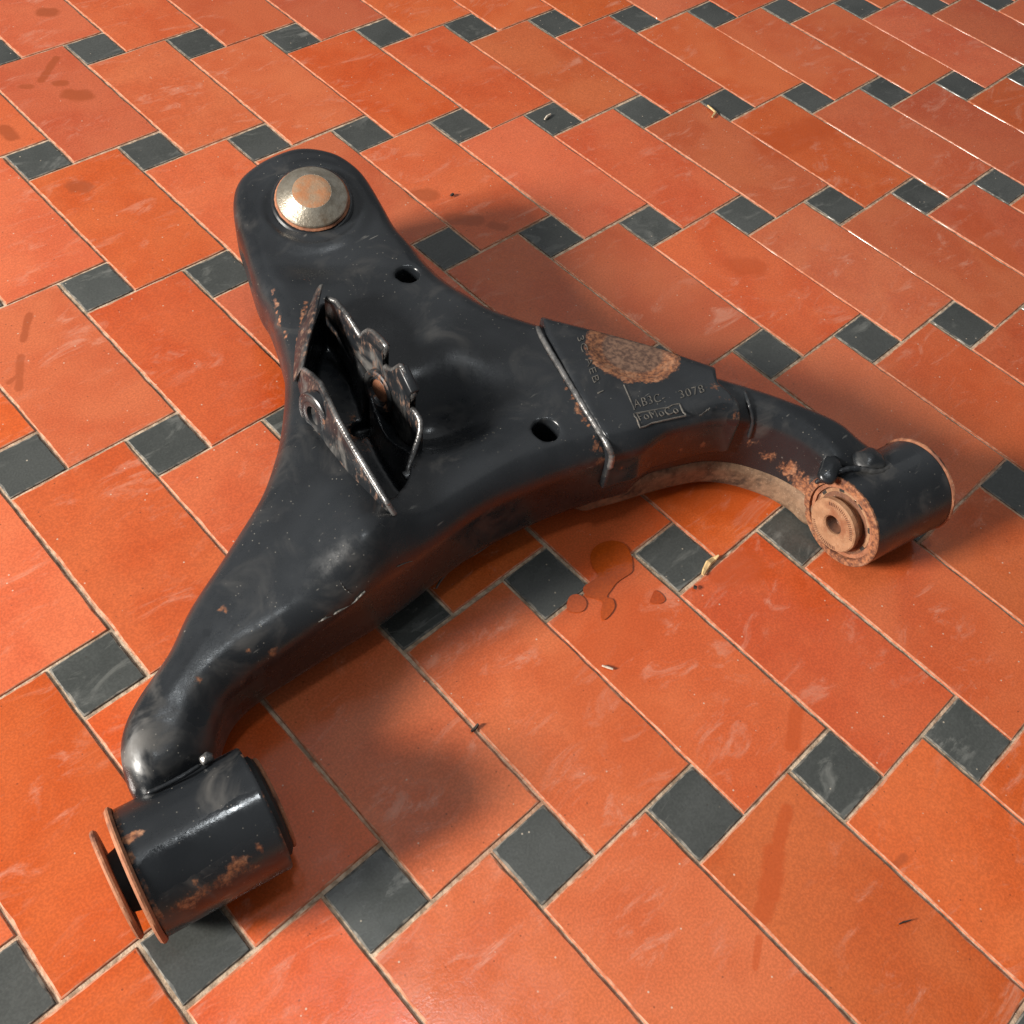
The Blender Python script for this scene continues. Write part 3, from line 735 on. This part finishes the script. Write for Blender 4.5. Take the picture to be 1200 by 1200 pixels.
D1 = dens([(341, 484), (342, 498), (347, 508), (373, 542), (404, 577), (438, 614), (446, 622)])
tops = [at(*q) for q in T1]
crease = []
for q, k in zip(tops, K1):
    p = sight_plane(k[0], k[1], q@AXB - .02); p2 = at(k[0], k[1], max(p[2], 1.75)); crease.append(p2)
foot = [hit(body, x, y) + np.array([0, 0, -.04]) for x, y in D1]
mids = [(a*.5+b*.5) for a, b in zip(tops, crease)]
br1 = sheet('shock_bracket', [tops, mids, crease, foot], .10, 'outer bracket plate with an oval ringed bolt hole and rusty scratches', .16)
T1b = dens([(375, 333, 2.56), (371, 352, 2.52), (366, 375, 2.46), (358, 404, 2.34), (352, 434, 2.18)])
D1b = dens([(370, 340, 2.36), (361, 358, 2.22), (352, 378, 2.12), (345, 406, 2.02), (342, 450, 1.92)])
br1b = sheet('bracket_lip', [[at(*q) for q in T1b], [at(*q) for q in D1b]], .07, 'raised lip of the pocket with bare scrapes', .19, br1)
T2 = [at(*q) for q in dens([(379, 350, 2.40), (391, 355, 2.46), (406, 374, 2.50)], 3)]
CB2 = 3.10
T2 += [sight_plane(x, y, CB2) for x, y in [(420, 396), (424, 391), (430, 389), (440, 396), (449, 408), (447, 416), (445, 424), (450, 432), (457, 435), (462, 432), (467, 431), (474, 446), (481, 461), (479, 467), (475, 475), (483, 484), (489, 496)]]
T2 += [at(*q) for q in [(488, 510, 2.22), (484, 523, 2.12), (478, 540, 2.0), (474, 556, 1.9)]]
low = [np.array([q[0]+.02, q[1], 1.35]) for q in T2]
br2 = sheet('shock_bracket', [T2, [(a*.5+b*.5) for a, b in zip(T2, low)], low], .10, 'inner bracket plate with notched top edge and threaded bolt hole', .16)
def tab(pts, th):
    a, b, c, d = [sight_plane(x, y, CB2-.01) for x, y in pts]
    return sheet('tab', [[a, b], [d, c]], th, None, .05, br2)
tab([(467, 430), (482, 461), (478, 468), (463, 438)], .15)
tab([(429, 388), (449, 407), (446, 415), (426, 397)], .13)
foot_tab = sheet('tab', [[at(470, 553, 1.95), at(476, 562, 1.92)], [at(468, 556, 1.8), at(474, 566, 1.78)]], .40, None, .05, br2)
bn = -AXB + np.array([-.10, -.16, .14]); bn /= np.linalg.norm(bn)
cb = 0.5*((at(391, 491, 2.64)@AXB) + sight_plane(372, 500, at(391, 491, 2.64)@AXB)@AXB)
p = sight_plane(373, 485, cb) - AXB*.07
o = lathe('bolt_boss', p, bn, [(-.10, .36), (.015, .355), (.03, .335), (.018, .30), (.03, .27), (.034, .235), (.02, .21), (.02, .15), (-.10, .14)], M_WORN, br1, 48, 30); blank(o, .22, .5)
lathe('bolt_hole', p, bn, [(-.045, 0), (-.045, .145), (-.05, .15)], M_RUBBER_DARK, br1, 24)  # black disc painted in for the darkness inside the hole
p = sight_plane(448, 457, CB2) - AXB*.06
o = lathe('weld_nut', p, bn, [(-.10, .36), (.02, .34), (.035, .31), (.03, .25), (.0, .225), (.01, .21), (-.015, .20), (-.005, .19), (-.03, .18), (-.1, .17)], M_WORN, br2, 48, 30); blank(o, .30, .5)
lathe('bolt_hole', p, bn, [(-.025, 0), (-.025, .18), (-.03, .19)], M_RUST, br2, 24)

# ------------------------------------------------------------------ weld beads
both = np.minimum(body, plate_f)
seam = [hit(both, x, y, -.0) for x, y in [(629, 382), (640, 404), (660, 437), (680, 470), (697, 497), (710, 518), (717, 534), (714, 550)]]
bead(seam, .05, M_BEAD, rip=.10); 
bead([hit(body, x, y) for x, y in [(872, 458), (878, 475), (882, 495), (877, 514)]], .035, M_PAINT, 'weld_bead', rip=.15)
def lump(p, rx, ry, rz, mat, name='weld_lump', az=0):
    bm = bmesh.new(); bmesh.ops.create_icosphere(bm, subdivisions=3, radius=1)
    a = math.radians(az)
    for v in bm.verts:
        k = 1 + .10*math.sin(5*v.co.x+2)*math.cos(4*v.co.y) + random.uniform(-.02, .02)
        x, y, z = v.co.x*rx*k, v.co.y*ry*k, v.co.z*rz*k
        v.co = Vector(((p[0]+x*math.cos(a)-y*math.sin(a)-ROOT[0])*SC, (p[1]+x*math.sin(a)+y*math.cos(a)-ROOT[1])*SC, (p[2]+z-ROOT[2])*SC))
    me = bpy.data.meshes.new(name); bm.to_mesh(me); bm.free(); me.materials.append(mat)
    me.polygons.foreach_set('use_smooth', np.ones(len(me.polygons), dtype=bool))
    o = bpy.data.objects.new(name, me); C.objects.link(o); o.parent = arm; blank(o, .1, .2, .3)
    return o
lump(at(972, 551, 1.52), .30, .17, .13, M_PAINT, az=20)
lump(at(1018, 541, 1.50), .27, .25, .17, M_PAINT, az=-20)
lump(at(1045, 545, 1.42), .22, .13, .10, M_PAINT, az=-10)
bead([at(x, y, z) for x, y, z in [(955, 566, 1.30), (975, 556, 1.50), (1000, 549, 1.57), (1030, 553, 1.56), (1048, 545, 1.5)]], .05, M_PAINT, rip=.2)
lump(at(242, 889, 1.42), .085, .075, .07, M_BEAD, az=0)
bead([at(x, y, z) for x, y, z in [(172, 930, 1.46), (190, 922, 1.49), (215, 909, 1.51), (236, 896, 1.47)]], .03, M_PAINT, rip=.1)

# ------------------------------------------------------------------ stamped characters
def stamp(text, x0, y0, x1, y1, xu, yu, name, hgt=None, wid=None):
    """text whose baseline runs from photo (x0, y0) to (x1, y1); (xu, yu) is above its first letter"""
    A_, B_, U_ = [hit(plate_f, *q) for q in ((x0, y0), (x1, y1), (xu, yu))]
    cu = bpy.data.curves.new(name, 'FONT'); cu.body = text; cu.size = 1; cu.extrude = .02; cu.offset = -.020; cu.space_character = 1.15
    t = bpy.data.objects.new(name, cu); C.objects.link(t)
    bpy.context.view_layer.update()
    me = bpy.data.meshes.new_from_object(t.evaluated_get(bpy.context.evaluated_depsgraph_get()))
    bpy.data.objects.remove(t)
    n_ = len(me.vertices); a = np.zeros(n_*3, np.float32); me.vertices.foreach_get('co', a); a = a.reshape(-1, 3)
    wx = a[:, 0].max(); hy = a[:, 1].max()
    ex = (B_-A_)/wx; ey = (U_-A_)/hy
    nrm = np.cross(ex, ey); nrm /= np.linalg.norm(nrm)
    if nrm[2] < 0: nrm = -nrm
    V = A_ + a[:, :1]*ex + a[:, 1:2]*ey
    # drop every vertex onto the sheet below it
    zq = tpsz(V[:, 0], V[:, 1])
    V[:, 2] = zq + np.where(a[:, 2] > 0, .014, -.03)
    me.vertices.foreach_set('co', ((V-ROOT)*SC).astype(np.float32).ravel()); me.update()
    me.materials.clear(); me.materials.append(M_MARK)
    o = bpy.data.objects.new(name, me); C.objects.link(o); o.parent = plate
    return o
ZP = (zt + .10)
def tpsz(x, y):
    i = (x-X0)/H; j = (y-Y0)/H; i0 = np.floor(i).astype(int); j0 = np.floor(j).astype(int); fi, fj = i-i0, j-j0
    return ZP[i0, j0]*(1-fi)*(1-fj) + ZP[i0+1, j0]*fi*(1-fj) + ZP[i0, j0+1]*(1-fi)*fj + ZP[i0+1, j0+1]*fi*fj
stamp('AB3C-', 744, 478, 780, 469, 741, 469, 'stamped_number')
stamp('3078', 797, 468, 826, 460, 794, 458, 'stamped_number')
stamp('FoMoCo', 749, 494, 796, 484, 745, 485, 'stamped_name')
stamp('3C AEB 1', 676, 394, 700, 462, 683, 391, 'stamped_letters')
def stroke(pts, name='stamped_frame', r=.013, mat=None):
    P = []
    for (xa, ya), (xb, yb) in zip(pts[:-1], pts[1:]):
        for t in np.arange(8)/8: P.append(hit(plate_f, xa+(xb-xa)*t, ya+(yb-ya)*t))
    P.append(hit(plate_f, *pts[-1])); P = np.array(P); P[:, 2] = tpsz(P[:, 0], P[:, 1]) + .004
    V = []; F = []
    for i in range(len(P)):
        d = P[min(i+1, len(P)-1)] - P[max(i-1, 0)]; d /= np.linalg.norm(d); a = np.cross(d, [0, 0, 1.]); a /= np.linalg.norm(a)
        for k in ((-1, -1), (-.5, 1), (.5, 1), (1, -1)): V.append(P[i] + a*k[0]*r + np.array([0, 0, k[1]*r*.7]))
    for i in range(len(P)-1):
        for k in range(4): F.append((i*4+k, i*4+(k+1) % 4, i*4+4+(k+1) % 4, i*4+4+k))
    o = mesh_obj(name, V, F, mat or M_MARK, plate, smooth=False, org=ROOT); fix_normals(o); return o
stroke([(743, 484), (796, 474), (803, 489), (750, 501), (743, 484)])
stroke([(731, 451), (744, 480)], 'scratch', .012); stroke([(816, 496), (831, 480)], 'scratch', .012)

# ------------------------------------------------------------------ wet spots, stains and crumbs on the floor
def blob_mesh(name, outline_px, mat, z=.012, dome=.0, wob=.0):
    P = spline([at(x, y, 0)[:2] for x, y in outline_px], True, 6)
    c = P.mean(0); n_ = len(P); V = []; F = []
    ph = rng.rand(6)*6.28; a = np.arange(n_)/n_*2*math.pi
    k = 1 + wob*(np.sin(3*a+ph[0])*.5 + np.sin(5*a+ph[1])*.35 + np.sin(9*a+ph[2])*.3)
    P = c + (P-c)*k[:, None]
    V = [(*p, z) for p in P]; F = [tuple(range(n_))]
    o = mesh_obj(name, V, F, mat, None, org=(c[0], c[1], 0)); o.location = (c[0]*SC, c[1]*SC, 0); fix_normals(o)
    if o.data.polygons[0].normal.z < 0: o.data.flip_normals()
    bm = bmesh.new(); bm.from_mesh(o.data)
    if dome:                                                      # a standing drop: steep rounded rim, level top
        for th, dp in ((.02, .45), (.025, .28), (.04, .18), (.05, .09)):
            top = max(bm.faces, key=lambda f_: f_.calc_center_median().z + f_.calc_area())
            bmesh.ops.inset_region(bm, faces=[top], thickness=th*SC, depth=0, use_even_offset=False)
            for v in top.verts: v.co.z += dome*dp*SC
    bmesh.ops.triangulate(bm, faces=[f_ for f_ in bm.faces if len(f_.verts) > 4])
    bm.to_mesh(o.data); bm.free(); o.data.polygons.foreach_set('use_smooth', np.ones(len(o.data.polygons), dtype=bool))
    return o
def ell(cx, cy, rx, ry, n_=10):
    return [(cx+rx*math.cos(2*math.pi*i/n_), cy+ry*math.sin(2*math.pi*i/n_)) for i in range(n_)]
W1 = [(692, 650), (700, 639), (716, 634), (731, 638), (739, 650), (741, 662), (740, 671), (730, 678), (722, 684), (716, 692), (711, 700), (718, 703), (720, 712), (714, 722), (706, 727), (704, 716), (706, 706), (698, 702), (686, 698), (684, 688), (700, 676), (694, 664)]
tag(blob_mesh('oil_puddle', W1, M_OIL, .004, .012), 'largest wet oily puddle crossing the joint beside the dark tile below the arm', 'puddle', 'wet oily spots under the arm')
tag(blob_mesh('oil_puddle', [(664, 708), (668, 699), (677, 697), (685, 702), (687, 710), (682, 717), (672, 718), (665, 715)], M_OIL, .004, .012), 'small round wet oily spot below the largest puddle, near a dark tile corner', 'puddle', 'wet oily spots under the arm')
tag(blob_mesh('oil_puddle', [(768, 692), (776, 697), (779, 704), (772, 708), (762, 706), (764, 698)], M_OIL, .004, .006), 'small triangular wet spot right of the largest puddle', 'puddle', 'wet oily spots under the arm')
def splinter(px, w0, mat, name, label, cat, h_=.05):
    P = [at(x, y, 0) for x, y in px]; V = []; F = []; n_ = len(P)
    for i, p in enumerate(P):
        d = P[min(i+1, n_-1)] - P[max(i-1, 0)]; d /= np.linalg.norm(d); a = np.array([-d[1], d[0], 0])
        w_ = w0*(.35 + .65*math.sin(math.pi*(i+.4)/(n_-.2)))*random.uniform(.8, 1.2)
        z = .01 + h_*.6*random.random()
        for k in ((-1, 0), (-.5, 1), (.6, .8), (1, 0)): V.append(p + a*k[0]*w_ + np.array([0, 0, z + k[1]*h_*.6]))
    for i in range(n_-1):
        for k in range(4): F.append((i*4+k, i*4+(k+1) % 4, i*4+4+(k+1) % 4, i*4+4+k))
    F += [(0, 1, 2, 3), (n_*4-4, n_*4-3, n_*4-2, n_*4-1)]
    c = P[0]
    o = mesh_obj(name, V, F, mat, None, smooth=False, org=(c[0], c[1], 0)); o.location = (c[0]*SC, c[1]*SC, 0); fix_normals(o)
    tag(o, label, cat)
splinter([(841, 653), (836, 656), (830, 661), (826, 668), (823, 675)], .05, M_STRAW, 'wood_splinter', 'pale frayed wood splinter at the corner of the dark tile below the right arm', 'splinter')
splinter([(829, 125), (833, 129), (838, 133), (834, 139)], .035, M_STRAW, 'straw_bit', 'small straw bit beside a dark tile near the top right', 'straw')
splinter([(552, 858), (556, 855), (560, 850)], .03, M_GRIT, 'twig_bit', 'tiny dark twig stuck in the joint below the left arm', 'twig')
splinter([(638, 141), (641, 138), (645, 135)], .03, M_PALE, 'metal_sliver', 'tiny pale sliver lying on a dark tile at the top centre', 'sliver')
splinter([(1052, 1084), (1058, 1081), (1066, 1079)], .012, M_GRIT, 'grit_crumb', 'dark crumb on the large tile at lower right', 'crumb')
splinter([(705, 781), (712, 783), (718, 785)], .018, M_PALE, 'fibre', 'thin pale fibre across the joint below the puddle', 'fibre')
splinter([(528, 231), (531, 229)], .05, M_GRIT, 'grit_crumb', 'single dark crumb on the tile right of the ball joint', 'crumb')
splinter([(812, 689), (816, 690)], .04, M_GRIT, 'grit_crumb', 'dark crumb just below the dark tile near the wood splinter', 'crumb')

# ------------------------------------------------------------------ scratches and the turned edge of the shell
def body_line(px, r, mat, name, lift=.0):
    L = dens(px, 5); return bead([hit(body, x, y) + np.array([0, 0, lift]) for x, y in L], r, mat, name, 6, .2, .5)
body_line([(373, 728), (388, 721), (402, 713), (416, 704), (428, 692)], .018, M_MARK, 'scratch', -.012)
body_line([(398, 680), (404, 690), (412, 696)], .008, M_MARK, 'scratch', -.004)
body_line([(465, 664), (476, 659), (484, 657)], .010, M_MARK, 'scratch', -.006)
body_line([(520, 560), (530, 552), (538, 547)], .012, M_MARK, 'scratch', -.006)
body_line([(727, 528), (733, 524), (740, 522)], .022, M_PALE, 'scuff', .06)
edge = [at(x, y, z) for x, y, z in [(511, 690, .35), (516, 681, .40), (528, 668, .43), (545, 656, .43), (562, 646, .43), (580, 633, .43), (597, 622, .43)]]
bead(edge, .018, M_MARK, 'shell_lip', 6, .1)
